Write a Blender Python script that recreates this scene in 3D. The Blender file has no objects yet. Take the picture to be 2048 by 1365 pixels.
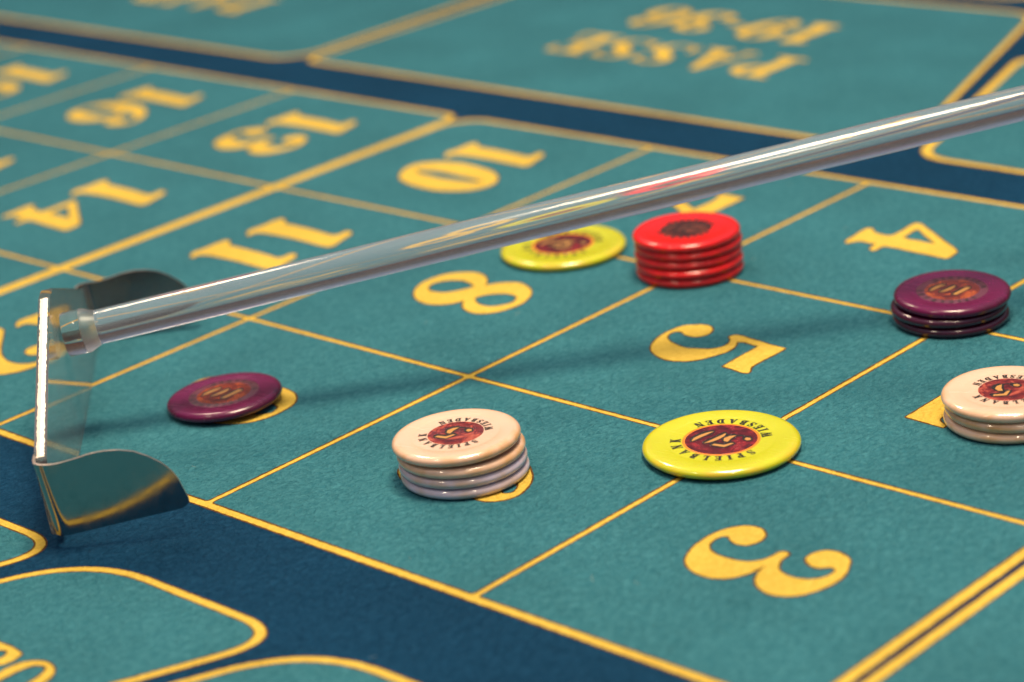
import bpy, bmesh, math, random
from mathutils import Matrix, Vector
from mathutils.geometry import tessellate_polygon

random.seed(7)
MM = 0.001
PI = math.pi
scene = bpy.context.scene
COL = scene.collection
R = math.radians

# ------------------------------------------------------------------ camera
cam_data = bpy.data.cameras.new('camera')
cam = bpy.data.objects.new('camera', cam_data)
COL.objects.link(cam)
cx = Vector((0.7223085, 0.6838599, -0.1029856))
cy = Vector((0.1775318, -0.3272800, -0.9281004))
cz = Vector((-0.6683958, 0.6520916, -0.3578040))
cam.matrix_world = Matrix(((cx.x, -cy.x, -cz.x, 0.6666465), (cx.y, -cy.y, -cz.y, -0.3380090),
                           (cx.z, -cy.z, -cz.z, 0.2553381), (0, 0, 0, 1)))
cam_data.sensor_fit = 'HORIZONTAL'
cam_data.sensor_width = 36.0
cam_data.lens = 83.01
cam_data.clip_start = 0.02
cam_data.clip_end = 60.0
cam_data.dof.use_dof = True
cam_data.dof.focus_distance = 0.638
cam_data.dof.aperture_fstop = 9.0
cam_data.dof.aperture_blades = 0
scene.camera = cam

# ------------------------------------------------------------------ room light (no lamp panels in view: a dim warm room)
world = bpy.data.worlds.new('World')
scene.world = world
world.use_nodes = True
wn = world.node_tree
wn.nodes.clear()
w_out = wn.nodes.new('ShaderNodeOutputWorld')
w_bg = wn.nodes.new('ShaderNodeBackground')
w_tc = wn.nodes.new('ShaderNodeTexCoord')
w_sep = wn.nodes.new('ShaderNodeSeparateXYZ')
w_ramp = wn.nodes.new('ShaderNodeValToRGB')
w_map = wn.nodes.new('ShaderNodeMapRange')
w_map.inputs[1].default_value = -1.0
w_map.inputs[2].default_value = 1.0
wn.links.new(w_tc.outputs['Generated'], w_sep.inputs[0])
wn.links.new(w_sep.outputs['Z'], w_map.inputs[0])
wn.links.new(w_map.outputs[0], w_ramp.inputs[0])
wn.links.new(w_ramp.outputs[0], w_bg.inputs[0])
wn.links.new(w_bg.outputs[0], w_out.inputs[0])
er = w_ramp.color_ramp.elements
er[0].position = 0.0
er[0].color = (0.030, 0.018, 0.012, 1)
er[1].position = 1.0
er[1].color = (0.46, 0.49, 0.62, 1)
for pos, c in ((0.50, (0.100, 0.034, 0.018, 1)), (0.62, (0.11, 0.075, 0.06, 1)), (0.76, (0.25, 0.26, 0.34, 1))):
    e = er.new(pos)
    e.color = c
w_bg.inputs[1].default_value = 0.9

# ------------------------------------------------------------------ casino ceiling lamps
def lamp(name, target, az, el, dist, size, power, color):
    d = Vector((math.cos(R(el)) * math.cos(R(az)), math.cos(R(el)) * math.sin(R(az)), math.sin(R(el))))
    l = bpy.data.lights.new(name, 'AREA')
    l.shape = 'DISK'
    l.size = size
    l.energy = power
    l.color = color
    o = bpy.data.objects.new(name, l)
    COL.objects.link(o)
    o.location = Vector(target) + d * dist
    o.rotation_euler = d.to_track_quat('Z', 'Y').to_euler()
    return o

TGT = (0.22, 0.12, 0.0)
WARM = (1.0, 0.80, 0.56)
# camera looks towards azimuth ~136 deg
lamp('ceiling_lamp', (0.15, 0.14, 0.0), 6, 80, 1.25, 0.42, 22.0, WARM)
lamp('ceiling_lamp', TGT, 160, 48, 1.9, 0.22, 9.0, WARM)
lamp('ceiling_lamp', TGT, -100, 56, 1.7, 0.085, 3.6, WARM)
lamp('ceiling_lamp', TGT, -30, 58, 1.7, 0.085, 3.2, WARM)

scene.view_settings.view_transform = 'Standard'
scene.view_settings.look = 'None'
scene.view_settings.exposure = 0.0
scene.view_settings.gamma = 1.0
scene.cycles.max_bounces = 12
scene.cycles.transmission_bounces = 10
scene.cycles.glossy_bounces = 6
scene.cycles.sample_clamp_indirect = 4.0
scene.cycles.blur_glossy = 0.5

# ------------------------------------------------------------------ materials
def new_mat(name):
    m = bpy.data.materials.new(name)
    m.use_nodes = True
    nt = m.node_tree
    b = nt.nodes['Principled BSDF']
    return m, nt, b

def N(nt, t, **kw):
    n = nt.nodes.new(t)
    for k, v in kw.items():
        setattr(n, k, v)
    return n

def felt_mat(name, col, col2, ink=0.0):
    """Woven billiard-type cloth with a pebbled nap; print has the same relief."""
    m, nt, b = new_mat(name)
    L = nt.links.new
    tc = N(nt, 'ShaderNodeTexCoord')
    mp = N(nt, 'ShaderNodeMapping')
    mp.inputs['Rotation'].default_value = (0, 0, R(-28))
    mp.inputs['Scale'].default_value = (1.0, 0.62, 1.0)
    L(tc.outputs['Object'], mp.inputs[0])
    big = N(nt, 'ShaderNodeTexNoise'); big.inputs['Scale'].default_value = 22.0; big.inputs['Detail'].default_value = 3
    nap = N(nt, 'ShaderNodeTexNoise'); nap.inputs['Scale'].default_value = 760.0; nap.inputs['Detail'].default_value = 4.0
    nap.inputs['Roughness'].default_value = 0.62; nap.inputs['Distortion'].default_value = 0.9
    fib = N(nt, 'ShaderNodeTexNoise'); fib.inputs['Scale'].default_value = 2600.0; fib.inputs['Detail'].default_value = 3.0
    vor = N(nt, 'ShaderNodeTexVoronoi'); vor.inputs['Scale'].default_value = 900.0
    L(tc.outputs['Object'], big.inputs['Vector'])
    for n in (nap, fib, vor):
        L(mp.outputs[0], n.inputs['Vector'])
    # relief height
    a1 = N(nt, 'ShaderNodeMath', operation='MULTIPLY'); L(nap.outputs['Fac'], a1.inputs[0]); a1.inputs[1].default_value = 1.0
    a2 = N(nt, 'ShaderNodeMath', operation='MULTIPLY_ADD'); L(fib.outputs['Fac'], a2.inputs[0]); a2.inputs[1].default_value = 0.75; L(a1.outputs[0], a2.inputs[2])
    a3 = N(nt, 'ShaderNodeMath', operation='MULTIPLY_ADD'); L(vor.outputs['Distance'], a3.inputs[0]); a3.inputs[1].default_value = 0.25; L(a2.outputs[0], a3.inputs[2])
    bump = N(nt, 'ShaderNodeBump')
    bump.inputs['Strength'].default_value = 1.0
    bump.inputs['Distance'].default_value = 0.0025 * (1.0 - 0.4 * ink)
    L(a3.outputs[0], bump.inputs['Height'])
    L(bump.outputs[0], b.inputs['Normal'])
    # colour: fibre variation + wide soft wear
    r1 = N(nt, 'ShaderNodeMapRange'); r1.inputs[1].default_value = 0.36; r1.inputs[2].default_value = 0.66
    L(nap.outputs['Fac'], r1.inputs[0])
    mx = N(nt, 'ShaderNodeMix', data_type='RGBA')
    mx.inputs[6].default_value = (*col, 1); mx.inputs[7].default_value = (*col2, 1)
    L(r1.outputs[0], mx.inputs[0])
    r2 = N(nt, 'ShaderNodeMapRange'); r2.inputs[1].default_value = 0.3; r2.inputs[2].default_value = 0.7
    r2.inputs[3].default_value = 0.90; r2.inputs[4].default_value = 1.10
    L(big.outputs['Fac'], r2.inputs[0])
    hs = N(nt, 'ShaderNodeHueSaturation'); L(mx.outputs[2], hs.inputs['Color']); L(r2.outputs[0], hs.inputs['Value'])
    L(hs.outputs[0], b.inputs['Base Color'])
    b.inputs['Roughness'].default_value = 0.85
    b.inputs['Specular IOR Level'].default_value = 0.08
    b.inputs['Sheen Weight'].default_value = 0.0
    b.inputs['Sheen Roughness'].default_value = 0.5
    b.inputs['Sheen Tint'].default_value = (0.6, 0.8, 0.85, 1)
    return m

M = {}
M['teal'] = felt_mat('teal_felt', (0.042, 0.226, 0.292), (0.086, 0.336, 0.412))
M['blue'] = felt_mat('navy_felt', (0.004, 0.052, 0.125), (0.014, 0.092, 0.200))
M['yellow'] = felt_mat('yellow_print', (0.86, 0.575, 0.085), (0.96, 0.68, 0.125), ink=1.0)
M['brown'] = felt_mat('brown_print_edge', (0.13, 0.055, 0.018), (0.24, 0.11, 0.03), ink=1.0)

def plastic(name, col, rough=0.2, sss=0.0, coat=1.0, scratch=0.10, spec=0.5, grime=None):
    m, nt, b = new_mat(name)
    L = nt.links.new
    b.inputs['Base Color'].default_value = (*col, 1)
    tc = N(nt, 'ShaderNodeTexCoord')
    no = N(nt, 'ShaderNodeTexNoise'); no.inputs['Scale'].default_value = 240.0; no.inputs['Detail'].default_value = 5
    L(tc.outputs['Object'], no.inputs['Vector'])
    mr = N(nt, 'ShaderNodeMapRange'); mr.inputs[1].default_value = 0.35; mr.inputs[2].default_value = 0.7
    mr.inputs[3].default_value = rough; mr.inputs[4].default_value = rough + scratch
    L(no.outputs['Fac'], mr.inputs[0])
    # fine straight handling scratches in two directions
    last = mr.outputs[0]
    for ang in (33, -52):
        mp = N(nt, 'ShaderNodeMapping'); mp.inputs['Rotation'].default_value = (0, 0, R(ang)); mp.inputs['Scale'].default_value = (90.0, 3200.0, 90.0)
        L(tc.outputs['Object'], mp.inputs[0])
        sn = N(nt, 'ShaderNodeTexNoise'); sn.inputs['Scale'].default_value = 1.0; sn.inputs['Detail'].default_value = 1
        L(mp.outputs[0], sn.inputs['Vector'])
        sm = N(nt, 'ShaderNodeMapRange'); L(sn.outputs['Fac'], sm.inputs[0]); sm.inputs[1].default_value = 0.64; sm.inputs[2].default_value = 0.72
        sm.inputs[3].default_value = 0.0; sm.inputs[4].default_value = 0.10
        ad = N(nt, 'ShaderNodeMath', operation='ADD'); L(last, ad.inputs[0]); L(sm.outputs[0], ad.inputs[1]); last = ad.outputs[0]
    L(last, b.inputs['Roughness'])
    ct = N(nt, 'ShaderNodeMath', operation='MULTIPLY'); L(last, ct.inputs[0]); ct.inputs[1].default_value = 0.6; L(ct.outputs[0], b.inputs['Coat Roughness'])
    n2 = N(nt, 'ShaderNodeTexNoise'); n2.inputs['Scale'].default_value = 90.0; n2.inputs['Detail'].default_value = 4
    L(tc.outputs['Object'], n2.inputs['Vector'])
    m2 = N(nt, 'ShaderNodeMapRange'); m2.inputs[3].default_value = 0.86; m2.inputs[4].default_value = 1.1
    L(n2.outputs['Fac'], m2.inputs[0])
    hs = N(nt, 'ShaderNodeHueSaturation'); hs.inputs['Color'].default_value = (*col, 1); L(m2.outputs[0], hs.inputs['Value'])
    L(hs.outputs[0], b.inputs['Base Color'])
    if grime:      # handling dirt that gathers in blotches on the rim
        sp = N(nt, 'ShaderNodeSeparateXYZ'); L(tc.outputs['Object'], sp.inputs[0])
        cb = N(nt, 'ShaderNodeCombineXYZ'); L(sp.outputs['X'], cb.inputs['X']); L(sp.outputs['Y'], cb.inputs['Y'])
        ln = N(nt, 'ShaderNodeVectorMath', operation='LENGTH'); L(cb.outputs[0], ln.inputs[0])
        g1 = N(nt, 'ShaderNodeMapRange'); L(ln.outputs['Value'], g1.inputs[0])
        g1.inputs[1].default_value = grime[0] * 0.86 * MM; g1.inputs[2].default_value = grime[0] * MM
        g2 = N(nt, 'ShaderNodeTexNoise'); g2.inputs['Scale'].default_value = 130.0; g2.inputs['Detail'].default_value = 6; L(tc.outputs['Object'], g2.inputs['Vector'])
        g3 = N(nt, 'ShaderNodeMapRange'); L(g2.outputs['Fac'], g3.inputs[0]); g3.inputs[1].default_value = 0.42; g3.inputs[2].default_value = 0.68
        g4 = N(nt, 'ShaderNodeMath', operation='MULTIPLY'); L(g1.outputs[0], g4.inputs[0]); L(g3.outputs[0], g4.inputs[1])
        gm = N(nt, 'ShaderNodeMix', data_type='RGBA'); L(g4.outputs[0], gm.inputs[0]); L(hs.outputs[0], gm.inputs[6]); gm.inputs[7].default_value = (*grime[1], 1)
        L(gm.outputs[2], b.inputs['Base Color'])
    bp = N(nt, 'ShaderNodeBump'); bp.inputs['Strength'].default_value = 0.25; bp.inputs['Distance'].default_value = 0.0002
    L(n2.outputs['Fac'], bp.inputs['Height']); L(bp.outputs[0], b.inputs['Normal'])
    b.inputs['Subsurface Weight'].default_value = sss
    b.inputs['Subsurface Radius'].default_value = (0.0016, 0.0011, 0.0007)
    b.inputs['Subsurface Scale'].default_value = 1.0
    b.inputs['Coat Weight'].default_value = coat
    b.inputs['Coat Roughness'].default_value = 0.09
    b.inputs['Specular IOR Level'].default_value = spec
    return m

M['chip_yellow'] = plastic('yellow_chip_plastic', (0.60, 0.62, 0.008), 0.14, 0.25, grime=(21.0, (0.72, 0.52, 0.02)))
M['chip_white'] = plastic('ivory_chip_plastic', (0.82, 0.56, 0.41), 0.12, 0.18, grime=(17.2, (0.62, 0.33, 0.10)))
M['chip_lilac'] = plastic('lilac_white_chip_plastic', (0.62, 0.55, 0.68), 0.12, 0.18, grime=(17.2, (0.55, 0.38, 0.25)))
M['chip_red'] = plastic('red_chip_plastic', (0.80, 0.008, 0.006), 0.16, 0.10, coat=0.5, grime=(17.2, (0.40, 0.01, 0.01)))
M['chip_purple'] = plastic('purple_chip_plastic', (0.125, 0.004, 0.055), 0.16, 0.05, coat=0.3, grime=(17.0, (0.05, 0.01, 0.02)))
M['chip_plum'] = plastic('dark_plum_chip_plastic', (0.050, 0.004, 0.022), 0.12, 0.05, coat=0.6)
M['black_ink'] = plastic('black_ink', (0.014, 0.010, 0.008), 0.35, 0.0, 0.3)
M['gold_ink'] = plastic('gold_ink', (0.55, 0.27, 0.07), 0.35, 0.0, 0.3)
M['dim_ink'] = plastic('brown_ink', (0.16, 0.035, 0.02), 0.35, 0.0, 0.3)
M['orange_ring'] = plastic('orange_ring_ink', (0.85, 0.25, 0.02), 0.25, 0.0, 0.4)
M['shade_ring'] = plastic('plum_ring_ink', (0.13, 0.035, 0.06), 0.25, 0.0, 0.4)

def pearl(name, c1, c2, c3):
    """marbled foil inlay"""
    m, nt, b = new_mat(name)
    L = nt.links.new
    tc = N(nt, 'ShaderNodeTexCoord')
    n1 = N(nt, 'ShaderNodeTexNoise'); n1.inputs['Scale'].default_value = 150.0; n1.inputs['Detail'].default_value = 3; n1.inputs['Distortion'].default_value = 2.2
    L(tc.outputs['Object'], n1.inputs['Vector'])
    cr = N(nt, 'ShaderNodeValToRGB')
    e = cr.color_ramp.elements
    e[0].position = 0.34; e[0].color = (*c1, 1)
    e[1].position = 0.68; e[1].color = (*c3, 1)
    k = e.new(0.5); k.color = (*c2, 1)
    L(n1.outputs['Fac'], cr.inputs[0]); L(cr.outputs[0], b.inputs['Base Color'])
    b.inputs['Roughness'].default_value = 0.22
    b.inputs['Metallic'].default_value = 0.25
    b.inputs['Coat Weight'].default_value = 0.6
    b.inputs['Coat Roughness'].default_value = 0.06
    return m

M['lint'] = plastic('lint_fibre', (0.30, 0.42, 0.40), 0.8, 0.0, 0.0)
M['inlay_red'] = pearl('red_foil', (0.055, 0.003, 0.005), (0.16, 0.006, 0.011), (0.40, 0.025, 0.03))
M['inlay_white'] = pearl('coral_foil', (0.10, 0.006, 0.006), (0.28, 0.025, 0.018), (0.70, 0.15, 0.08))
M['inlay_orange'] = pearl('orange_foil', (0.10, 0.010, 0.008), (0.26, 0.035, 0.012), (0.62, 0.13, 0.02))
M['inlay_dark'] = pearl('dark_foil', (0.035, 0.006, 0.005), (0.10, 0.016, 0.010), (0.24, 0.05, 0.02))

def acrylic(name, tint, rough, trans=1.0):
    m, nt, b = new_mat(name)
    b.inputs['Base Color'].default_value = (*tint, 1)
    b.inputs['Transmission Weight'].default_value = trans
    b.inputs['IOR'].default_value = 1.49
    b.inputs['Roughness'].default_value = rough
    tc = N(nt, 'ShaderNodeTexCoord')
    no = N(nt, 'ShaderNodeTexNoise'); no.inputs['Scale'].default_value = 60.0; no.inputs['Detail'].default_value = 6
    nt.links.new(tc.outputs['Object'], no.inputs['Vector'])
    mr = N(nt, 'ShaderNodeMapRange'); mr.inputs[1].default_value = 0.4; mr.inputs[2].default_value = 0.75
    mr.inputs[3].default_value = rough; mr.inputs[4].default_value = rough + 0.05
    nt.links.new(no.outputs['Fac'], mr.inputs[0]); nt.links.new(mr.outputs[0], b.inputs['Roughness'])
    return m

M['acrylic'] = acrylic('clear_acrylic', (0.93, 0.90, 0.87), 0.01, 0.94)
M['acrylic_rod'] = acrylic('clear_acrylic_rod', (0.84, 0.87, 0.95), 0.125, 0.87)
M['acrylic_frost'] = acrylic('frosted_glue_joint', (0.97, 0.94, 0.95), 0.35)

def steel(name, col, rough):
    m, nt, b = new_mat(name)
    L = nt.links.new
    b.inputs['Base Color'].default_value = (*col, 1)
    b.inputs['Metallic'].default_value = 1.0
    tc = N(nt, 'ShaderNodeTexCoord')
    no = N(nt, 'ShaderNodeTexNoise'); no.inputs['Scale'].default_value = 300.0; no.inputs['Detail'].default_value = 5
    L(tc.outputs['Object'], no.inputs['Vector'])
    mr = N(nt, 'ShaderNodeMapRange'); mr.inputs[1].default_value = 0.4; mr.inputs[2].default_value = 0.75
    mr.inputs[3].default_value = rough; mr.inputs[4].default_value = rough + 0.08
    L(no.outputs['Fac'], mr.inputs[0]); L(mr.outputs[0], b.inputs['Roughness'])
    return m

M['steel'] = steel('polished_steel', (0.34, 0.35, 0.36), 0.11)
M['steel_edge'] = steel('ground_steel_edge', (0.85, 0.72, 0.62), 0.32)

def sawn():
    m, nt, b = new_mat('sawn_acrylic_edge')
    L = nt.links.new
    b.inputs['Base Color'].default_value = (0.85, 0.72, 0.56, 1)
    b.inputs['Roughness'].default_value = 0.30
    b.inputs['Specular IOR Level'].default_value = 1.0
    b.inputs['Coat Weight'].default_value = 0.5
    b.inputs['Coat Roughness'].default_value = 0.25
    tc = N(nt, 'ShaderNodeTexCoord')
    no = N(nt, 'ShaderNodeTexNoise'); no.inputs['Scale'].default_value = 900.0; no.inputs['Detail'].default_value = 4
    L(tc.outputs['Object'], no.inputs['Vector'])
    bp = N(nt, 'ShaderNodeBump'); bp.inputs['Strength'].default_value = 0.3; bp.inputs['Distance'].default_value = 0.0002
    L(no.outputs['Fac'], bp.inputs['Height']); L(bp.outputs[0], b.inputs['Normal'])
    return m
M['sawn'] = sawn()

# ------------------------------------------------------------------ object helpers
def empty(name, loc=(0, 0, 0), label=None, cat=None, group=None):
    o = bpy.data.objects.new(name, None)
    o.empty_display_size = 0.01
    COL.objects.link(o)
    o.location = loc
    if label: o['label'] = label
    if cat: o['category'] = cat
    if group: o['group'] = group
    return o

def link_mesh(name, me, mats, parent=None, label=None):
    for m in mats:
        me.materials.append(M[m])
    o = bpy.data.objects.new(name, me)
    COL.objects.link(o)
    if parent is not None: o.parent = parent
    if label: o['label'] = label
    return o

def parse(txt):
    pts = []
    for tok in txt.split():
        c = tok.endswith('*')
        x, y = tok.rstrip('*').split(',')
        pts.append((float(x), float(y), c))
    return pts

def smooth(pts, step=0.5):
    """closed outline in mm through pts; Catmull-Rom except at corners (third item true)"""
    n = len(pts)
    out = []
    for i in range(n):
        p1, p2 = pts[i], pts[(i + 1) % n]
        p0 = pts[i - 1] if not p1[2] else (2 * p1[0] - p2[0], 2 * p1[1] - p2[1])
        p3 = pts[(i + 2) % n] if not p2[2] else (2 * p2[0] - p1[0], 2 * p2[1] - p1[1])
        d = math.hypot(p2[0] - p1[0], p2[1] - p1[1])
        k = max(1, int(d / step))
        for j in range(k):
            t = j / k
            q = []
            for a in (0, 1):
                q.append(0.5 * (2 * p1[a] + (p2[a] - p0[a]) * t + (2 * p0[a] - 5 * p1[a] + 4 * p2[a] - p3[a]) * t * t
                                + (3 * p1[a] - p0[a] - 3 * p2[a] + p3[a]) * t ** 3))
            out.append((q[0], q[1]))
    return out

def densify(pts, step=0.5):
    out = []
    n = len(pts)
    for i in range(n):
        a, b = pts[i], pts[(i + 1) % n]
        k = max(1, int(math.hypot(b[0] - a[0], b[1] - a[1]) / step))
        for j in range(k):
            t = j / k
            out.append((a[0] + (b[0] - a[0]) * t, a[1] + (b[1] - a[1]) * t))
    return out

def offset(loop, d):
    """shift a dense closed loop outwards by d (mm)"""
    n = len(loop)
    area = sum(loop[i][0] * loop[(i + 1) % n][1] - loop[(i + 1) % n][0] * loop[i][1] for i in range(n))
    s = 1 if area > 0 else -1
    out = []
    for i in range(n):
        a, b = loop[i - 1], loop[(i + 1) % n]
        tx, ty = b[0] - a[0], b[1] - a[1]
        l = math.hypot(tx, ty) or 1.0
        out.append((loop[i][0] + s * ty / l * d, loop[i][1] - s * tx / l * d))
    if n < 24: return out
    keep = []
    lim = (abs(d) * 0.93) ** 2
    for i, p in enumerate(out):       # drop points that the offset pushed across a corner
        if all((p[0] - loop[(i + j) % n][0]) ** 2 + (p[1] - loop[(i + j) % n][1]) ** 2 >= lim for j in range(-9, 10)):
            keep.append(p)
    return keep

def ragged(loop, amp):
    """fibres make the printed edge slightly uneven"""
    out = []
    ax = ay = 0.0
    for x, y in loop:
        ax = 0.55 * ax + random.uniform(-1, 1) * amp
        ay = 0.55 * ay + random.uniform(-1, 1) * amp
        out.append((x + ax, y + ay))
    return out

def fill(bm, loops, z, mi):
    """flat sheet (mm) with holes at height z"""
    vl = [[Vector((p[0], p[1], 0)) for p in l] for l in loops]
    tris = tessellate_polygon(vl)
    flat = [p for l in loops for p in l]
    vs = [bm.verts.new((p[0] * MM, p[1] * MM, z * MM)) for p in flat]
    for t in tris:
        a, b, c = (flat[i] for i in t)
        ar = (b[0] - a[0]) * (c[1] - a[1]) - (b[1] - a[1]) * (c[0] - a[0])
        if abs(ar) < 1e-9: continue
        idx = t if ar > 0 else (t[0], t[2], t[1])
        try:
            f = bm.faces.new([vs[i] for i in idx])
            f.material_index = mi
        except ValueError:
            pass

def to_mesh(bm, name):
    me = bpy.data.meshes.new(name)
    bm.normal_update()
    bm.to_mesh(me)
    bm.free()
    return me

def rrect(x0, y0, x1, y1, r=(0, 0, 0, 0), step=0.6):
    """rounded rectangle; r = radii at (x0,y0),(x1,y0),(x1,y1),(x0,y1)"""
    pts = []
    for (cx_, cy_, rr, a0) in ((x0 + r[0], y0 + r[0], r[0], 180), (x1 - r[1], y0 + r[1], r[1], 270),
                               (x1 - r[2], y1 - r[2], r[2], 0), (x0 + r[3], y1 - r[3], r[3], 90)):
        if rr <= 0.01:
            pts.append((cx_, cy_))
        else:
            k = max(4, int(rr * 1.2))
            for i in range(k + 1):
                a = R(a0 + 90 * i / k)
                pts.append((cx_ + rr * math.cos(a), cy_ + rr * math.sin(a)))
    return densify(pts, step)

Z0 = 0.0          # cloth surface
DZ = 0.035        # thickness of one print layer in mm
BROWN = 0.50      # width of the brown bleed round the yellow print

def field(name, parent, loop, z, label=None, mat='teal'):
    bm = bmesh.new()
    fill(bm, [ragged(offset(loop, BROWN), 0.07)], z, 1)
    fill(bm, [ragged(loop, 0.08)], z + DZ, 0)
    return link_mesh(name, to_mesh(bm, name), (mat, 'brown'), parent, label)

def printed(name, parent, loops, z, label=None):
    bm = bmesh.new()
    outer = [ragged(offset(loops[0], BROWN), 0.07)] + [ragged(offset(h, -BROWN), 0.05) for h in loops[1:]]
    fill(bm, outer, z, 1)
    fill(bm, [ragged(l, 0.10) for l in loops], z + DZ, 0)
    return link_mesh(name, to_mesh(bm, name), ('yellow', 'brown'), parent, label)

# ------------------------------------------------------------------ the printed roulette cloth
cloth = empty('roulette_table', (0, 0, 0), 'teal and navy roulette cloth with yellow numbers, under all the chips', 'roulette table')

bm = bmesh.new()
fill(bm, [[(-1500, -700), (1100, -700), (1100, 1300), (-1500, 1300)]], Z0, 0)
link_mesh('cloth', to_mesh(bm, 'cloth'), ('blue',), cloth)
bm = bmesh.new()
bmesh.ops.create_cube(bm, size=1.0)
for v in bm.verts:
    v.co = Vector((-0.2 + v.co.x * 2.6, 0.3 + v.co.y * 2.0, -0.021 + v.co.z * 0.04))
link_mesh('table_top', to_mesh(bm, 'table_top'), ('shade_ring',), cloth)

Z1 = 0.05
Z2 = Z1 + 2 * DZ
Z3 = Z2 + 2 * DZ + 0.01

def border(name, loop, z=Z1, label=None):
    return printed(name, cloth, [loop], z, label)

# number block, two halves that meet in a double line after the first dozen
border('number_border', rrect(-2.75, -1.35, 395.0, 301.3, (0, 3, 0, 16)), label='yellow outline round the numbers 1 to 12')
border('number_border', rrect(-620, -1.35, -2.85, 301.3, (0, 0, 8, 0)), label='yellow outline round the numbers from 13 up')
border('zero_border', rrect(397.2, -1.45, 560, 301.4, (3, 0, 0, 3)))
field('zero_field', cloth, rrect(400.4, 1.4, 557, 298.6, (2, 0, 0, 2)), Z2)

H = 1.22
cells = {}
for i in range(-6, 4):
    xa = 99.05 * i + (0 if i >= 0 else -5.47)
    xb = xa + 99.05
    for j in range(3):
        num = 12 - 3 * i - j
        yb = 100.0 * j
        x0, x1, y0, y1 = xa + H, xb - H, yb + H, yb + 100 - H
        r = [0.8, 0.8, 0.8, 0.8]
        if i == 0: x0 = 0.55
        if i == -1: x1 = -5.95
        if i == 3: x1 = 391.8
        if j == 0: y0 = yb + 1.45
        if j == 2: y1 = yb + 98.55
        if i == 0 and j == 2: r[3] = 14
        if i == -1 and j == 2: r[2] = 6
        cells[num] = (xa, yb, field('number_field', cloth, rrect(x0, y0, x1, y1, r), Z2))

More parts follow.
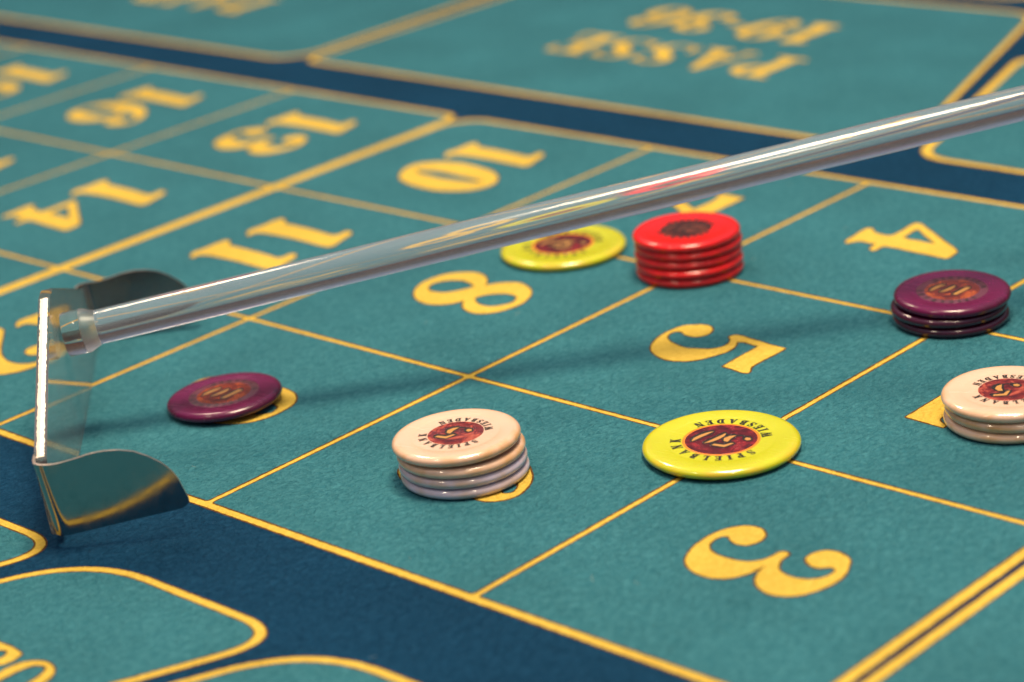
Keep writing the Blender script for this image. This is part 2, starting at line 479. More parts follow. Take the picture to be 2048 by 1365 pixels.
GL = {
    '5': ["-12.2,10.5 -13.6,8 -13.4,5.5 -12.1,3.5 -10.5,1.4 -8.2,0.5 -4.9,0 -1.2,0 3.2,1.1 7.4,3.1 10.5,5.9 12.7,10 13.6,14.4 12.5,18.1 10.5,21.2 7.8,23.1 4.2,24.5 1.4,25.5 -1.7,25.8 -4.6,25.2 -7.4,23.6* -8.2,25.6 -7.6,31.3* -2.2,31.4 3.8,31.5 9.6,31.9* 9.8,34.9 10.3,38.5 10.2,41.1 8.9,41.1* 6.6,39.6* 4.3,39.2 -0.4,39.2 -5.3,39.4 -10.1,39.3* -10.3,36.6 -10.5,33 -11.1,28.7 -11.5,24.6 -11.9,21 -11.1,19.3 -9.4,19* -7.6,21.1 -5.3,22.2 -2.7,22.3 -0.5,21.3 1.3,19.2 2.7,15.9 3.6,13.1 3,8.9 1.6,5.2 -0.3,2.7 -2.7,1.6 -5.1,1.9 -5.8,3.6 -4.7,5.9* -4.3,8.2 -4.9,10.5 -6.9,11.7 -9.3,12"],
    '3': ["-11.9,10.8 -13.4,8.6 -13.5,6.1 -12.6,3.9 -10.9,2.3 -8.4,0.9 -4.8,0 -0.5,0 4,0.7 7.8,2.3 10.4,4.1 12.3,6.8 13.4,10.1 13.5,13.2 12.6,16.1 10.9,18.3 8.3,19.9 5.7,20.9 2.9,21.2 1.6,21.5* 4,21.9 7,22.9 9.5,24.6 11.4,27.1 12.3,29.8 12.2,32.7 11.1,35.2 9,37.4 6.1,38.8 3.2,39.9 -0.4,40.4 -4.2,40.1 -8.2,38.3 -11.2,36.4 -12.7,33.9 -13.1,31.4 -12.5,29.3 -11.1,27.8 -9.1,27.1 -6.8,27.2 -5.3,28.2 -4,30.3 -4,32.6 -5.2,34.2 -5.9,35.6 -5.5,36.8* -3.4,37.2 -1.1,36.7 0.9,35.5 2.3,33.3 3,30.6 2.7,27.7 1.5,25.2 -0.7,23.6 -2.7,22.8 -4.8,22.7 -6.2,22.5* -6.8,21.2 -6,20 -4.3,19.8 -2,19.5 0.1,18.6 1.9,16.9 3,14.4 3.3,11.3 3.2,8 2.2,5.3 0.7,3.5 -1.4,2.5 -3.7,2.2 -5.5,2.9 -6,4.2* -4.7,6 -3.9,8.2 -4.4,10.4 -6,11.7 -8,12.3 -10.2,11.9"],
    '8': ["9.8,5.3 5.8,2.1 1.1,0.2 -3.7,0 -8.6,1.3 -11.9,4.2 -14.2,8.2 -14.3,12.4 -12.2,16.5 -9,19.7 -6.8,20.9* -9.7,22.5 -12.4,25.5 -14.1,29.5 -12.7,34.6 -10,38.6 -6,41.6 -0.7,43.4 4,43.2 8.2,41.8 11.7,38.9 13,35 12.1,30.8 10,27.5 7.3,25.3 6,24.7* 8.7,23.9 11.7,21.6 13.6,18.5 14.3,14.2 12.6,9", "3.1,4.9 0,3.8 -2.9,4.8 -5.5,7.3 -7,11.2 -6.1,15.7 -4.8,18.6* -2.3,17.7 0.9,16.2 3.6,14.2 5,11.4 5.2,7.9", "4.1,26.9* 2.1,26.2 -1,27.4 -3.7,30.4 -4.9,33.4 -4.8,36.2 -3.6,38.5 -0.1,40 3,39.2 5.6,37.2 6.8,34.2 6.4,30.7"],
    '1': ["8.1,1.3 5.3,0 0.1,0.4 -4.8,0.1 -8.4,0.6 -8.5,2.4* -5.3,6.2* -5.3,12.3 -5.2,20.4 -4.6,28.1 -4.3,32.8 -6.2,34.2 -9.5,34 -10.1,36.2* -7.7,38.2 -2.2,39.8 2.8,41.4 5,40.8 5.3,38.2 4.9,30.4 4.6,21.3 4.9,12.7 5.6,6.8 7.2,4.1 10.1,4.3"],
    '0': ["9.1,6.7 2.1,1.4 -4.6,0 -9.8,3.3 -12.8,9.3 -14.4,16.6 -13.7,26.1 -11.5,35.7 -7,42.5 -1.1,46.1 4.3,45.8 9,42.7 12.3,37.4 14.4,30 14,20.8 12.3,12.8", "-0.8,5.2* -1.7,9.2 -3.1,15 -3,22.2 -2.5,30.5 -2,37.5 -0.8,40.8* 1.1,36.3 2.1,29.9 2.8,22.7 2.3,14.2 1.7,9.6"],
    '4': ["11.2,1.5 8.8,1 5,0.7 0,0 -2.8,0.2 -3.3,2* -0.7,4.1* 0.1,7.3 0.3,10.3 -0.7,11.5 -3.1,11.7 -7.4,11.6 -12.2,11.2 -14.2,11.8 -13.9,13.9 -11.6,17.3 -7,24.2 -2.7,30.7 0.9,36.3 3.4,39* 6.3,39.4 9.4,39.6 10,37.8 9.6,33 9.4,27.1 9,22.2 8.8,18.6 9.1,15.5 10.8,14.8 13,14.9 14.2,14.4 13.3,12.4* 10.9,12 8.5,11.5* 8.7,8.6 8.4,6 9.5,4.3 11,3.3 12.2,2.9", "-0.8,15.6* -4.9,15.3 -8.7,15.2 -8.6,16.8 -5.2,21.2 -2.1,25.6 -0.1,28.8* 0.2,26.2 0,21.9 0.1,18.5"],
}

# shapes of the digits 2, 6, 7 and 9 in the same fat-faced style (width, height in mm, u to the reader's right)
GL['2'] = ["-13.4,0* 13.4,0* 14.2,12.5* 12.6,12.3* 11.2,9.4 8,8.2 -2,8.0* 4.5,13.5 10.5,18.8 13.6,24.5 13.7,31.5 11,37.4 5.5,40.8 -1.5,41.3 -8.2,39.3 -12.3,35 -12.9,29.8 -10.6,26.6 -7.0,26.2 -4.3,28.3 -4.0,31.6 -6,34.3 -6.2,36.8 -3.6,38.8 0.2,38.3 2.8,35 3.4,30 1.8,24.2 -2.2,17.5 -8,10.2 -13.2,3.6*"]
GL['6'] = ["0,0 -6,1 -10.8,4.5 -13.8,10 -14.6,17 -13.6,25 -10,32.5 -4.5,38.4 2,41.3 7,41 10.6,38 11.6,33.5 10.2,29.8 7,28.3 3.8,29.4 2.6,32.4 4.2,35.4 5.4,37.6 3.4,39.3 0.2,38 -3,34 -4.9,28 -5.4,23.2* -2.5,25.6 2.5,26.4 8.2,24.4 12.6,19.6 13.9,13 12.4,6.4 7.6,1.4",
           "0.5,2 3.2,3.4 4.4,7 4.7,13 4.2,19.5 2.4,23.6 -0.6,24 -3.4,21.6 -4.9,17 -4.9,9.5 -3.4,4.4 -1.4,2.3"]
GL['7'] = ["-14,42* -14.2,30.8* -11.5,32.8 -6,34.2 3.5,33.8* -1.2,24.7 -4.6,12.5 -5,0* 5.2,0* 3.6,11 2.8,22.5 7,30.5 13.8,40 13.6,42* 0,42"]

def flip(txt, h=41.3):
    out = []
    for tok in txt.split():
        c = '*' if tok.endswith('*') else ''
        x, y = tok.rstrip('*').split(',')
        out.append('%g,%g%s' % (-float(x), h - float(y), c))
    return ' '.join(out)
GL['9'] = [flip(t) for t in GL['6']]

def glyph_loops(ch, sx=1.0, sy=1.0, step=0.5):
    return [smooth([(x * sx, y * sy, c) for x, y, c in parse(t)], step) for t in GL[ch]]

def numeral(ch, fld, x0, yc, z=Z3, sx=1.0, sy=1.0, label=None):
    # the reader sits at the -x side: reader's right is -y, reader's up is +x
    loops = [[(x0 + v, yc - u) for u, v in l] for l in glyph_loops(ch, sx, sy)]
    return printed('numeral', fld, loops, z, label or 'yellow printed digit ' + ch)

for num, (xa, yb, fld) in cells.items():
    s = str(num)
    x0 = xa + 27.8
    if len(s) == 1:
        yc = yb + {'5': 51.8, '3': 51.1, '8': 51.8, '4': 56.8, '7': 53.0, '6': 51.5, '9': 51.5}.get(s, 51.5)
        if s == '1': yc = yb + 51
        vert = x0 + (1.5 if s in '5' else 0)
        numeral(s, fld, vert, yc)
    else:
        a, b = s
        if a == '1':
            numeral('1', fld, x0 + 1.2, yb + 66.2)
        else:
            numeral(a, fld, x0, yb + 69)
        if b == '1':
            numeral('1', fld, x0 + 1.2, yb + 40.2)
        else:
            numeral(b, fld, x0, yb + {'4': 37.6}.get(b, 38.8))

# outside-bet fields beyond the number block
border('field_border', rrect(-620, 333.6, -143.6, 560, (0, 20, 0, 0)))
left_f = field('outside_bet_field', cloth, rrect(-617, 336.8, -147.0, 557, (0, 17, 0, 0)), Z2, 'teal field left of the lettered 19-36 field')

def slant(pts, r):
    """polygon with rounded corners: pts (x, y), r radius per corner"""
    n = len(pts); out = []
    for i in range(n):
        p = Vector(pts[i]); a = Vector(pts[i - 1]); b = Vector(pts[(i + 1) % n])
        if r[i] < 0.1:
            out.append((p.x, p.y)); continue
        da = (a - p).normalized(); db = (b - p).normalized()
        for k in range(13):
            t = k / 12
            q = (p + da * r[i]) * (1 - t) ** 2 + p * 2 * t * (1 - t) + (p + db * r[i]) * t * t
            out.append((q.x, q.y))
    return densify(out, 0.6)

border('field_border', slant([(-140.6, 336.6), (189, 333.6), (128, 522.6), (-134, 522.6)], (9, 16, 14, 12)))
pf = field('outside_bet_field', cloth, slant([(-137.6, 339.6), (185, 336.6), (126, 519.6), (-131, 519.6)], (7, 14, 12, 10)), Z2,
           'large teal field lettered PASSE 19-36')
border('field_border', slant([(195.0, 331.2), (420, 329.0), (420, 470), (157, 462)], (13, 0, 0, 14)))
field('outside_bet_field', cloth, slant([(198.4, 334.4), (417, 332.2), (417, 467), (162, 459)], (11, 0, 0, 12)), Z2)
border('field_border', rrect(-620, 540, 110, 760, (0, 14, 0, 0)))
field('outside_bet_field', cloth, rrect(-617, 543, 107, 757, (0, 12, 0, 0)), Z2)

# small fields at the near edge
for k, (xa, xb) in enumerate(((60, 188.0), (196.5, 275.5), (281.5, 430))):
    s_ = -0.45 * 130
    border('field_border', slant([(xa + s_, -166.2), (xb + s_, -166.2), (xb, -36.2), (xa, -36.2)], (10, 10, 19, 24)))
    f_ = field('outside_bet_field', cloth, slant([(xa + s_ + 4.1, -163.5), (xb + s_ - 1.7, -163.5), (xb - 4.1, -38.95), (xa + 1.7, -38.95)], (8, 8, 14.8, 22.2)), Z2)
    if k == 1:
        mid = f_
def raw(pts): return smooth([(p[0], p[1], len(p) > 2) for p in pts], 0.5)
printed('letter', mid, [raw([(213.2, -79.3), (216.1, -78.6), (217.4, -78.2), (220.4, -78.2), (224, -78.6), (225.2, -78.9, 1), (225.8, -80.3), (226.2, -81.6),
                             (226, -83.5), (225.3, -85.1), (224.3, -87), (222, -92, 1), (219.4, -92, 1), (222, -85.4), (222.5, -83.2), (222.6, -81.9), (221.9, -80.5), (220.5, -79.9),
                             (219.6, -80.1), (218, -82.5), (214, -90, 1), (208, -90, 1)])], Z3, 'part of a yellow capital letter R')
printed('letter', mid, [raw([(229.0, -90.2), (228.3, -87.2), (228.2, -83.7), (229.1, -80.9), (231, -78.9), (234, -77.9), (237.4, -78.5), (239.6, -80),
                             (240.9, -82), (241.6, -84.5), (241.6, -90), (239.8, -98), (235, -103), (230.6, -99)]),
                        raw([(238.2, -84), (237.2, -80.9), (235.8, -79.5), (234, -79.6), (232.5, -80.6), (231.7, -82.8), (231.4, -85.7), (231.6, -90),
                             (232.6, -97), (235, -101), (237.8, -97), (238.6, -90)])], Z3, 'yellow capital letter O')

# ---- serif capitals, unit height; each a list of closed pieces
def box(x0, y0, x1, y1): return [(x0, y0), (x1, y0), (x1, y1), (x0, y1)]
def ring(cx_, cy_, ro, so, ri, si, a0, a1, n=14):
    o = [(cx_ + ro * math.cos(R(a0 + (a1 - a0) * k / n)), cy_ + so * math.sin(R(a0 + (a1 - a0) * k / n))) for k in range(n + 1)]
    i = [(cx_ + ri * math.cos(R(a1 + (a0 - a1) * k / n)), cy_ + si * math.sin(R(a1 + (a0 - a1) * k / n))) for k in range(n + 1)]
    return o + i
def quad(x0, x1, x2, x3, y0=0.0, y1=1.0): return [(x0, y0), (x1, y0), (x3, y1), (x2, y1)]
HL = 0.07
def s_shape():
    path = [(0.53, 0.80, .05), (0.47, 0.92, .05), (0.34, 0.965, .05), (0.20, 0.93, .08), (0.12, 0.80, .13), (0.17, 0.66, .19), (0.31, 0.54, .22),
            (0.45, 0.42, .21), (0.52, 0.28, .16), (0.48, 0.12, .10), (0.34, 0.04, .05), (0.18, 0.05, .05), (0.08, 0.16, .05)]
    l, r_ = [], []
    for k, (x, y, w) in enumerate(path):
        a = path[max(0, k - 1)]; b = path[min(len(path) - 1, k + 1)]
        tx, ty = b[0] - a[0], b[1] - a[1]; d = math.hypot(tx, ty)
        l.append((x - ty / d * w / 2, y + tx / d * w / 2)); r_.append((x + ty / d * w / 2, y - tx / d * w / 2))
    return l + r_[::-1]
CAP = {
 'P': (0.66, [box(.12, 0, .32, 1), box(0, 0, .12, HL), box(.32, 0, .44, HL), box(0, 1 - HL, .12, 1), ring(.34, .74, .32, .26, .13, .19, 90, -90)]),
 'A': (0.78, [quad(.08, .14, .34, .42), quad(.48, .70, .32, .42), box(0, 0, .22, HL), box(.40, 0, .78, HL), box(.17, .30, .52, .30 + HL)]),
 'S': (0.60, [s_shape(), box(.50, .68, .56, .97), box(.03, .03, .09, .34)]),
 'E': (0.66, [box(.12, 0, .32, 1), box(0, 0, .12, HL), box(0, 1 - HL, .12, 1), box(.32, 1 - HL, .62, 1), box(.32, 0, .64, HL),
              box(.32, .48, .48, .55), box(.56, .72, .62, 1 - HL), box(.58, HL, .64, .30), box(.46, .38, .51, .65)]),
 'I': (0.44, [box(.12, 0, .32, 1), box(0, 0, .12, HL), box(.32, 0, .44, HL), box(0, 1 - HL, .12, 1), box(.32, 1 - HL, .44, 1)]),
 'L': (0.62, [box(.12, 0, .32, 1), box(0, 0, .12, HL), box(0, 1 - HL, .12, 1), box(.32, 1 - HL, .44, 1), box(.32, 0, .60, HL), box(.54, HL, .60, .34)]),
 'B': (0.70, [box(.12, 0, .32, 1), box(0, 0, .12, HL), box(0, 1 - HL, .12, 1), ring(.34, .75, .28, .25, .10, .18, 90, -90), ring(.34, .27, .34, .27, .14, .20, 90, -90)]),
 'D': (0.76, [box(.12, 0, .32, 1), box(0, 0, .12, HL), box(0, 1 - HL, .12, 1), ring(.32, .50, .42, .50, .21, .43, 90, -90)]),
 'N': (0.80, [box(.10, 0, .16, 1), box(.62, 0, .68, 1), quad(.50, .70, .10, .32), box(0, 0, .28, HL), box(0, 1 - HL, .12, 1), box(.52, 1 - HL, .80, 1)]),
 'K': (0.78, [box(.12, 0, .32, 1), box(0, 0, .12, HL), box(0, 1 - HL, .12, 1), quad(.32, .38, .56, .66, .42, 1), quad(.52, .74, .34, .48, 0, .62), box(.46, 1 - HL, .74, 1)]),
 'W': (1.10, [quad(.24, .36, .06, .26), quad(.30, .36, .50, .56), quad(.70, .82, .48, .68), quad(.76, .82, .98, 1.04), box(0, 1 - HL, .34, 1), box(.42, 1 - HL, .74, 1), box(.86, 1 - HL, 1.1, 1)]),
 'R': (0.74, [box(.12, 0, .32, 1), box(0, 0, .12, HL), box(.32, 0, .42, HL), box(0, 1 - HL, .12, 1), ring(.34, .76, .30, .24, .12, .17, 90, -90), quad(.46, .70, .34, .52, 0, .52)]),
}

def cloth_text(word, fld, x_right, y_base, h, gap, wx=1.0):
    """letters read from the far side: reader's right is -x, reader's up is -y"""
    x = x_right
    for ch in word:
        if ch in CAP:
            w, pieces = CAP[ch]
            bm = bmesh.new()
            for k, pc in enumerate(pieces):
                lp = densify([(x - px_ * h * wx, y_base - py_ * h) for px_, py_ in pc], 0.7)
                fill(bm, [offset(lp, 0.4)], Z3 + 0.002 * k, 1)
                fill(bm, [lp], Z3 + 0.03 + 0.004 * k, 0)
            link_mesh('letter', to_mesh(bm, 'letter'), ('yellow', 'brown'), fld, 'yellow printed capital ' + ch)
            x -= w * h * wx + gap
        elif ch == '-':
            printed('dash', fld, [rrect(x - 9, y_base - h * .52, x, y_base - h * .42)], Z3)
            x -= 9 + gap
        else:
            k = h / 41.0
            w = {'1': 20}.get(ch, 28) * k
            loops = [[(x - w / 2 - u * k, y_base - v * k) for u, v in l] for l in glyph_loops(ch)]
            printed('digit', fld, loops, Z3, 'yellow printed digit ' + ch)
            x -= w + gap

cloth_text('PASSE', pf, 79.5, 423.8, 30, 3.2, 1.12)
cloth_text('19-36', pf, 60.5, 474.5, 31, 3.4)
cloth_text('PAIR', left_f, -248.5, 419, 30, 3.2, 1.05)

# ------------------------------------------------------------------ chips
T = 2.9     # chip thickness, mm
def lathe(bm, prof, n=72, mi=0, cap_top=True, cap_bottom=True):
    rings = []
    for r_, z_ in prof:
        rings.append([bm.verts.new((r_ * MM * math.cos(2 * PI * k / n), r_ * MM * math.sin(2 * PI * k / n), z_ * MM)) for k in range(n)])
    for a, b in zip(rings, rings[1:]):
        for k in range(n):
            f = bm.faces.new((a[k], a[(k + 1) % n], b[(k + 1) % n], b[k])); f.material_index = mi; f.smooth = True
    if cap_bottom:
        f = bm.faces.new(rings[0][::-1]); f.material_index = mi
    if cap_top:
        f = bm.faces.new(rings[-1]); f.material_index = mi
    return rings

def chip_profile(rc):
    p = []
    a, b = 0.095 * rc, T / 2 - 0.02
    bot = [(0.84 * rc, 0.04)]
    for k in range(0, 7):
        t = R(-90 + 15 * k)
        bot.append((0.905 * rc + a * math.cos(t), T / 2 + b * math.copysign(abs(math.sin(t)) ** 1.0, t)))
    top = []
    for k in range(0, 8):
        t = R(90 * k / 7)
        top.append((0.905 * rc + a * math.cos(t), T / 2 + b * math.sin(t) ** 1.0))
    p = [(0.5 * rc, 0.04)] + bot[:-1] + top
    p += [(0.88 * rc, T - 0.02), (0.72 * rc, T - 0.06), (0.69 * rc, T - 0.16), (0.665 * rc, T - 0.20), (0.3 * rc, T - 0.20)]
    return p

ZT = T - 0.20
def disc(bm, r0, r1, z, mi, n=64, th=0.04):
    """thin printed or inlaid ring/disc with a little height"""
    pr = [(r1, z), (r1, z + th * .6), (r1 - .05, z + th)]
    if r0 > 0: pr += [(r0, z + th)]
    lathe(bm, pr, n, mi, cap_top=(r0 <= 0), cap_bottom=False)

def arc_text(bm, word, rad, h, a_mid, a_span, outward, z, mi=0):
    """outward: letter tops point away from the centre (clockwise reading); else tops to the centre"""
    ws = [CAP[c][0] for c in word]
    tot = sum(ws)
    pos, acc = [], 0.0
    for w in ws:
        pos.append((acc + w / 2) / tot)
        acc += w
    for c, t, w in zip(word, pos, ws):
        ang = R(a_mid + (a_span / 2 - a_span * t if outward else -a_span / 2 + a_span * t))
        ux, uy = math.cos(ang), math.sin(ang)
        if outward: up = (ux, uy); right = (uy, -ux); base = rad
        else: up = (-ux, -uy); right = (-uy, ux); base = rad + h
        kx = min(1.0, (R(a_span) * (rad + h / 2) / tot) / h * 0.92)
        for k, pc in enumerate(CAP[c][1]):
            lp = []
            for px_, py_ in pc:
                lx = (px_ - w / 2) * h * kx; ly = py_ * h
                lp.append((ux * base + right[0] * lx + up[0] * ly, uy * base + right[1] * lx + up[1] * ly))
            fill(bm, [offset(densify(lp, 0.4), 0.07)], z + 0.0015 * k, mi)

def thick_digit(ch, x, h, wfac, z0, skew=0.22):
    """black shadowed digit with gilt strokes on the foil"""
    k = h / 41.0
    base = [[(x + (u * wfac + v * skew - 20.5 * skew) * k, v * k - h / 2) for u, v in l] for l in glyph_loops(ch, step=2.5)]
    return base

CHIP_MESH = {}
def chip_meshes(kind):
    if kind in CHIP_MESH: return CHIP_MESH[kind]
    rc = {'yellow': 21.0, 'white': 17.2, 'red': 17.2, 'purple': 17.0}[kind]
    out = []
    bm = bmesh.new()
    lathe(bm, chip_profile(rc))
    out.append(('disc', to_mesh(bm, 'disc'), ('chip_' + kind,)))
    # foil inlay
    rd = {'yellow': 9.6, 'white': 7.5, 'red': 8.2, 'purple': 8.0}[kind]
    foil = {'yellow': 'inlay_red', 'white': 'inlay_white', 'red': 'inlay_dark', 'purple': 'inlay_orange'}[kind]
    bm = bmesh.new()
    disc(bm, 0, rd, ZT, 0)
    mats = [foil]
    if kind == 'yellow':
        disc(bm, rd - 0.01, rd + 0.75, ZT - 0.012, 1); mats.append('orange_ring')
    if kind == 'purple':
        disc(bm, rd - 0.01, rd + 2.4, ZT - 0.012, 1); mats.append('shade_ring')
    out.append(('inlay', to_mesh(bm, 'inlay'), tuple(mats)))
    # ring lettering
    bm = bmesh.new()
    tr, th = {'yellow': (10.7, 2.75), 'white': (7.8, 2.1), 'red': (8.2, 1.7), 'purple': (8.4, 1.9)}[kind]
    zt = ZT + 0.05
    arc_text(bm, 'SPIELBANK', tr, th, 90, 150, True, zt)
    arc_text(bm, 'WIESBADEN', tr, th, -90, 130, False, zt)
    out.append(('lettering', to_mesh(bm, 'lettering'), ('black_ink',)))
    # value
    bm = bmesh.new()
    val = {'yellow': '50', 'white': '5', 'red': '20', 'purple': '10'}[kind]
    h = {'yellow': 9.2, 'white': 8.6, 'red': 8.0, 'purple': 7.4}[kind]
    zb = ZT + 0.06
    dark = kind == 'red'
    for n_, ch in enumerate(val):
        x = 0 if len(val) == 1 else (-0.42 + 0.84 * n_) * h * 0.95
        strokes = []
        if ch == '0':
            for s_ in (-1, 1):
                arc = []
                for q in range(13):
                    a = R(-74 + 148 * q / 12)
                    arc.append((x + s_ * (0.13 + 0.21 * math.cos(a)) * h + math.sin(a) * h * 0.44 * 0.30, math.sin(a) * h * 0.44))
                strokes.append(arc)
        elif ch == '1':
            strokes.append([(x - .19 * h, -.44 * h), (x - .02 * h, -.44 * h), (x + .17 * h, .44 * h), (x + .0 * h, .44 * h)])
        elif ch == '5':
            strokes.append([(x - .08 * h, .12 * h), (x + .02 * h, .13 * h), (x + .14 * h, .33 * h), (x + .44 * h, .35 * h), (x + .47 * h, .46 * h), (x + .06 * h, .46 * h)])
            strokes.append([(x + .12 * h, -.40 * h), (x + .28 * h, -.30 * h), (x + .36 * h, -.10 * h), (x + .28 * h, .08 * h), (x + .14 * h, .10 * h), (x + .16 * h, -.14 * h)])
            strokes.append([(x - .42 * h, -.26 * h), (x - .34 * h, -.38 * h), (x - .22 * h, -.36 * h), (x - .22 * h, -.24 * h), (x - .34 * h, -.18 * h)])
            # thin black joins of the 5
            for q, lk in enumerate(([(-.06, .10), (.10, .22), (.26, .16), (.22, .06), (.10, .10), (.0, .04)], [(-.28, -.40), (-.08, -.48), (.16, -.44), (.14, -.34), (-.08, -.40), (-.24, -.32)])):
                fill(bm, [[(x + a * h, c * h) for a, c in lk]], zb - 0.004 * (q + 1), 0)
        else:
            strokes.append([(x - .40 * h, -.44 * h), (x + .34 * h, -.44 * h), (x + .38 * h, -.24 * h), (x - .10 * h, -.26 * h), (x + .36 * h, .12 * h), (x + .30 * h, .42 * h), (x - .02 * h, .46 * h), (x - .30 * h, .30 * h), (x - .10 * h, .22 * h), (x + .10 * h, .30 * h), (x + .06 * h, .10 * h)])
        for q, st_ in enumerate(strokes):
            dense = densify(st_, 0.25)
            fill(bm, [offset(dense, 0.58)], zb + 0.003 * q, 0)
            fill(bm, [[(a + .55, c - .65) for a, c in offset(dense, 0.40)]], zb - 0.012 - 0.003 * q, 0)
            fill(bm, [st_], zb + 0.03, 1)
    out.append(('value', to_mesh(bm, 'value'), ('black_ink', 'dim_ink' if dark else 'gold_ink')))
    CHIP_MESH[kind] = out
    return out

BODY = {}
def chip(kind, x, y, z, rot, label, group=None, tilt=(0, 0), body=None):
    o = empty('casino_chip', (x * MM, y * MM, z * MM), label, 'casino chip', group)
    o.rotation_euler = (R(tilt[0]), R(tilt[1]), R(rot))
    o.rotation_mode = 'XYZ'
    first = kind not in CHIP_MESH
    for nm, me, mats in chip_meshes(kind):
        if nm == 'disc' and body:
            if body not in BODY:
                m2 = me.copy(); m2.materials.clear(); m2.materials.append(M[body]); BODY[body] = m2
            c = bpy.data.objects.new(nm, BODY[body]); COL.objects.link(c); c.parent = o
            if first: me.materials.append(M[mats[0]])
        elif first:
            link_mesh(nm, me, mats, o)
        else:
            c = bpy.data.objects.new(nm, me)
            COL.objects.link(c)
            c.parent = o
    return o

ZB = Z3 + 2 * DZ + 0.01
P_ = T + 0.02
# tilt is applied in world axes: use a holder rotation by composing matrices
def place(o, x, y, z, rot, tx=0.0, ty=0.0):
    m = Matrix.Translation((x * MM, y * MM, z * MM)) @ Matrix.Rotation(R(tx), 4, 'X') @ Matrix.Rotation(R(ty), 4, 'Y') @ Matrix.Rotation(R(rot), 4, 'Z')
    o.matrix_world = m

ORD = ('bottom', 'second from the bottom', 'third from the bottom', 'fourth from the bottom', 'top')
def stack(kind, x, y, n, rots, shifts, tag_, grp, val, tilts=None, bodies=None):
    for k in range(n):
        nm = 'top' if k == n - 1 else ORD[k]
        lab = {'top': 'top chip of the %s, marked %s' % (tag_, val[1])}.get(nm, '%s chip in the %s' % (nm, tag_))
        if val[1] is None: lab = lab.replace(', marked None', ' with a dark centre')
        dx, dy = shifts[k]
        o = chip(kind, x, y, 0, 0, lab, grp, body=(bodies or {}).get(k))
        tl = (tilts or {}).get(k, (0, 0))
        place(o, x + dx, y + dy, ZB + k * P_ + (17 * math.sin(R(math.hypot(*tl)))), rots[k], *tl)

stack('white', 246.2, 49.8, 4, (40, 120, -150, -168), ((0, 0), (-.3, -.1), (-.5, -.2), (-1.2, -.7)),
      'ivory stack of four on number 6', 'ivory chips stacked on the number 6', ('ivory', '5'), {3: (0.4, -1.1)}, {0: 'chip_lilac', 1: 'chip_lilac'})
stack('white', 349.4, 150.2, 3, (10, 95, -142), ((0, 0), (.3, .3), (-.3, -.2)),
      'short ivory stack cut off by the right edge', 'ivory chips stacked on the number 2', ('ivory', '5'))
stack('red', 199.6, 200.2, 5, (0, 50, 130, 200, -160), ((0, 0), (.15, -.2), (-.25, .1), (-.1, .25), (-.3, -.1)),
      'tall red stack beside number 5', 'red chips in the tall stack', ('red', None))
stack('purple', 295.4, 204.2, 3, (30, 140, -172), ((0, 0), (-.5, -.3), (.3, .5)),
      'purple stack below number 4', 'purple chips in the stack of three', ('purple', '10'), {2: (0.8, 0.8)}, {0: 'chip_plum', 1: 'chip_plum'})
o = chip('yellow', 0, 0, 0, 0, 'large yellow chip marked 50 lying between numbers 5 and 3', 'large yellow chips')
place(o, 295.6, 96.4, ZB + 0.25, -169, -0.6, 0.3)
o = chip('yellow', 0, 0, 0, 0, 'large yellow chip half behind the acrylic rod, beside the red stack', 'large yellow chips')
place(o, 148.9, 195.6, ZB, -172)
o = chip('purple', 0, 0, 0, 0, 'single purple chip lying alone on the number 9, right of the rake head')
place(o, 149.0, 48.2, ZB + 0.75, -168, 0.6, -2.2)

# ------------------------------------------------------------------ croupier's rake
B = Vector((0.1835641, -0.0363432, 0.0030))
E_R = Vector((0.6433517, 0.7575200, 0.1107344)).normalized()
E_L = Vector((-0.7596592, 0.6496109, -0.0303900)).normalized()
E_U = E_R.cross(E_L).normalized()
L_, H_, HP = 146.3, 20.7, 42.5
rake = empty('croupier_rake', (0, 0, 0), 'clear acrylic croupier rake with steel end plates and a long rod crossing the cloth', 'croupier rake')
def W(r_, l_, u_): return B + (E_R * r_ + E_L * l_ + E_U * u_) * MM
TH = 3.6      # plate thickness; plate spans r from -TH to 0
outl = [(0, 0), (L_, 0), (L_, H_), (L_ / 2 + 5, HP), (L_ / 2 - 3, HP), (0, H_)]
bm = bmesh.new()
def lean(u): return -2.3 * (1 - u / 42.5)      # the blade leans a little on its socket
fr = [bm.verts.new(W(3.4 + lean(u), l, u)) for l, u in outl]
bk = [bm.verts.new(W(lean(u), l, u)) for l, u in outl]
bm.faces.new(fr); bm.faces.new(bk[::-1])
for k in range(len(outl)):
    j = (k + 1) % len(outl)
    bm.faces.new((fr[j], fr[k], bk[k], bk[j]))
bmesh.ops.recalc_face_normals(bm, faces=bm.faces)
bmesh.ops.bevel(bm, geom=bm.edges[:], offset=0.3 * MM, segments=2, affect='EDGES')
plate = link_mesh('blade', to_mesh(bm, 'blade'), ('acrylic',), rake, 'clear acrylic blade with a raised peak')
# sawn, frosted upper edge of the near slope
bm = bmesh.new()
n_ = 120
rows = []
for k in range(n_ + 1):
    t = 0.02 + 0.975 * k / n_
    l = 0 + (L_ / 2 - 3) * t; u = H_ + (HP - H_) * t
    a = 0.55 + random.uniform(0, 0.34); b_ = 3.10 - random.uniform(0, 0.34)
    g_ = lean(u)
    rows.append([bm.verts.new(W(a + g_, l, u + 0.03)), bm.verts.new(W(1.7 + g_, l, u + 0.07)), bm.verts.new(W(b_ - .15 + g_, l, u + 0.03))])
for a, b_ in zip(rows, rows[1:]):
    for q in (0, 1):
        bm.faces.new((a[q], a[q + 1], b_[q + 1], b_[q]))
bmesh.ops.recalc_face_normals(bm, faces=bm.faces)
link_mesh('sawn_edge', to_mesh(bm, 'sawn_edge'), ('sawn',), plate, 'bright frosted upper edge of the near slope')

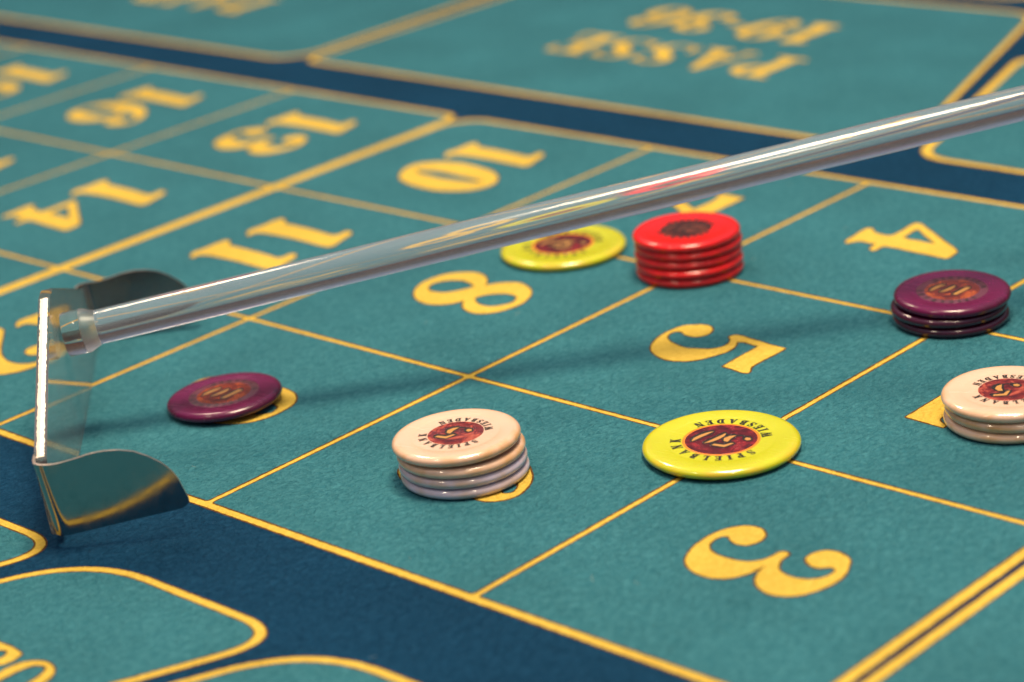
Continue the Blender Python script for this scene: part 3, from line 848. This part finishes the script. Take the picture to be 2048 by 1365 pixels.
# steel end plates
TOPN = [(0.2, 21.4), (5.2, 20.7), (10.1, 20.9), (13.8, 21.3), (17.5, 21.2), (21.2, 20.5), (24.7, 19.2), (27.9, 17.0), (31.0, 14.0), (33.1, 10.8), (34.3, 7.2), (34.9, 3.8), (34.8, 2.2)]
def top_h(s):
    if s <= TOPN[0][0]: return TOPN[0][1]
    for (a, ha), (b_, hb) in zip(TOPN, TOPN[1:]):
        if s <= b_: return ha + (hb - ha) * (s - a) / (b_ - a)
    return TOPN[-1][1]
def end_plate(l0, sgn):
    # plan path (r, l) mm: a short return behind the blade, a rounded bend, then straight along the rod direction
    path = [(-0.9, 5.0 * sgn), (-0.95, 2.5 * sgn), (-0.85, 0.6 * sgn), (-0.4, -1.6 * sgn), (0.8, -3.0 * sgn), (2.6, -3.7 * sgn)]
    for k in range(1, 33): path.append((2.6 + 32.2 * k / 32, -3.7 * sgn - 0.6 * sgn * (k / 32)))
    t = 0.75
    bm = bmesh.new()
    cols = []
    for k, (r_, l) in enumerate(path):
        a = path[max(0, k - 1)]; b_ = path[min(len(path) - 1, k + 1)]
        tx, ty = b_[0] - a[0], b_[1] - a[1]; d = math.hypot(tx, ty)
        nx, ny = -ty / d * t / 2, tx / d * t / 2
        h = top_h(r_)
        lo = 0.4 + (0 if r_ < 32 else 1.2 * ((r_ - 32) / 2.8) ** 2)
        if k == len(path) - 1: h = 3.2
        c = []
        for s_ in (1, -1):
            c.append([bm.verts.new(W(r_ + s_ * nx, l0 + l + s_ * ny - 0.085 * sgn * (lo + (h - lo) * q / 6 - 6), lo + (h - lo) * q / 6)) for q in range(7)])
        cols.append(c)
    side_faces = []
    for a, b_ in zip(cols, cols[1:]):
        for q in range(6):
            for s_ in (0, 1):
                f = bm.faces.new((a[s_][q], b_[s_][q], b_[s_][q + 1], a[s_][q + 1])); f.smooth = True
        f = bm.faces.new((a[0][6], b_[0][6], b_[1][6], a[1][6])); f.material_index = 1
        f = bm.faces.new((a[0][0], b_[0][0], b_[1][0], a[1][0])); f.material_index = 1
    for c in (cols[0], cols[-1]):
        for q in range(6):
            f = bm.faces.new((c[0][q], c[1][q], c[1][q + 1], c[0][q + 1])); f.material_index = 1
    bmesh.ops.recalc_face_normals(bm, faces=bm.faces)
    for e in bm.edges:
        if len(e.link_faces) == 2 and e.link_faces[0].material_index != e.link_faces[1].material_index:
            e.smooth = False
    return to_mesh(bm, 'end_plate')
link_mesh('end_plate', end_plate(0, 1), ('steel', 'steel_edge'), rake, 'near curved steel end plate')
link_mesh('end_plate', end_plate(L_, -1), ('steel', 'steel_edge'), rake, 'far curved steel end plate')

# rod with its socket: lathe about the axis E_R
def rod(prof, n, mat, name, parent):
    bm = bmesh.new(); rings = []
    lc, uc = L_ / 2, 29.5
    for s, rr in prof:
        rings.append([bm.verts.new(W(s, lc + rr * math.cos(2 * PI * k / n), uc + rr * math.sin(2 * PI * k / n))) for k in range(n)])
    for a, b_ in zip(rings, rings[1:]):
        for k in range(n):
            f = bm.faces.new((a[k], a[(k + 1) % n], b_[(k + 1) % n], b_[k])); f.smooth = True
    for rg in (rings[0], rings[-1]):
        f = bm.faces.new(rg)
        for e in f.edges: e.smooth = False
    bmesh.ops.recalc_face_normals(bm, faces=bm.faces)
    me = to_mesh(bm, name)
    return link_mesh(name, me, (mat,), parent)
rod([(4.0, 6.2), (4.25, 6.4), (9.3, 6.4)], 64, 'acrylic', 'socket', rake)
rod([(9.33, 6.4), (10.2, 6.35), (12.9, 5.2), (13.5, 5.0)], 64, 'acrylic_frost', 'glue_joint', rake)
rod([(13.53, 4.97), (14, 4.97)] + [(14 + 20 * k, 4.97) for k in range(1, 44)], 64, 'acrylic_rod', 'rod', rake)

# ------------------------------------------------------------------ lint on the cloth: loose fibres nobody could count
bm = bmesh.new()
for _ in range(45):
    x, y = random.uniform(-80, 400), random.uniform(-90, 300)
    a = random.uniform(0, 2 * PI); n_seg = 5; w_ = random.uniform(0.035, 0.06)
    step = random.uniform(0.25, 0.7)
    prev = None
    for k in range(n_seg + 1):
        z = ZB + 0.03 + 0.12 * math.sin(PI * k / n_seg)
        nx, ny = -math.sin(a) * w_, math.cos(a) * w_
        cur = (bm.verts.new(((x + nx) * MM, (y + ny) * MM, z * MM)), bm.verts.new(((x - nx) * MM, (y - ny) * MM, z * MM)), bm.verts.new((x * MM, y * MM, (z + w_) * MM)))
        if prev:
            for q in range(3):
                bm.faces.new((prev[q], prev[(q + 1) % 3], cur[(q + 1) % 3], cur[q]))
        prev = cur
        x += math.cos(a) * step; y += math.sin(a) * step; a += random.uniform(-0.5, 0.5)
lint = link_mesh('lint', to_mesh(bm, 'lint'), ('lint',))
lint['label'] = 'pale loose lint fibres scattered over the teal cloth'
lint['category'] = 'lint'
lint['kind'] = 'stuff'
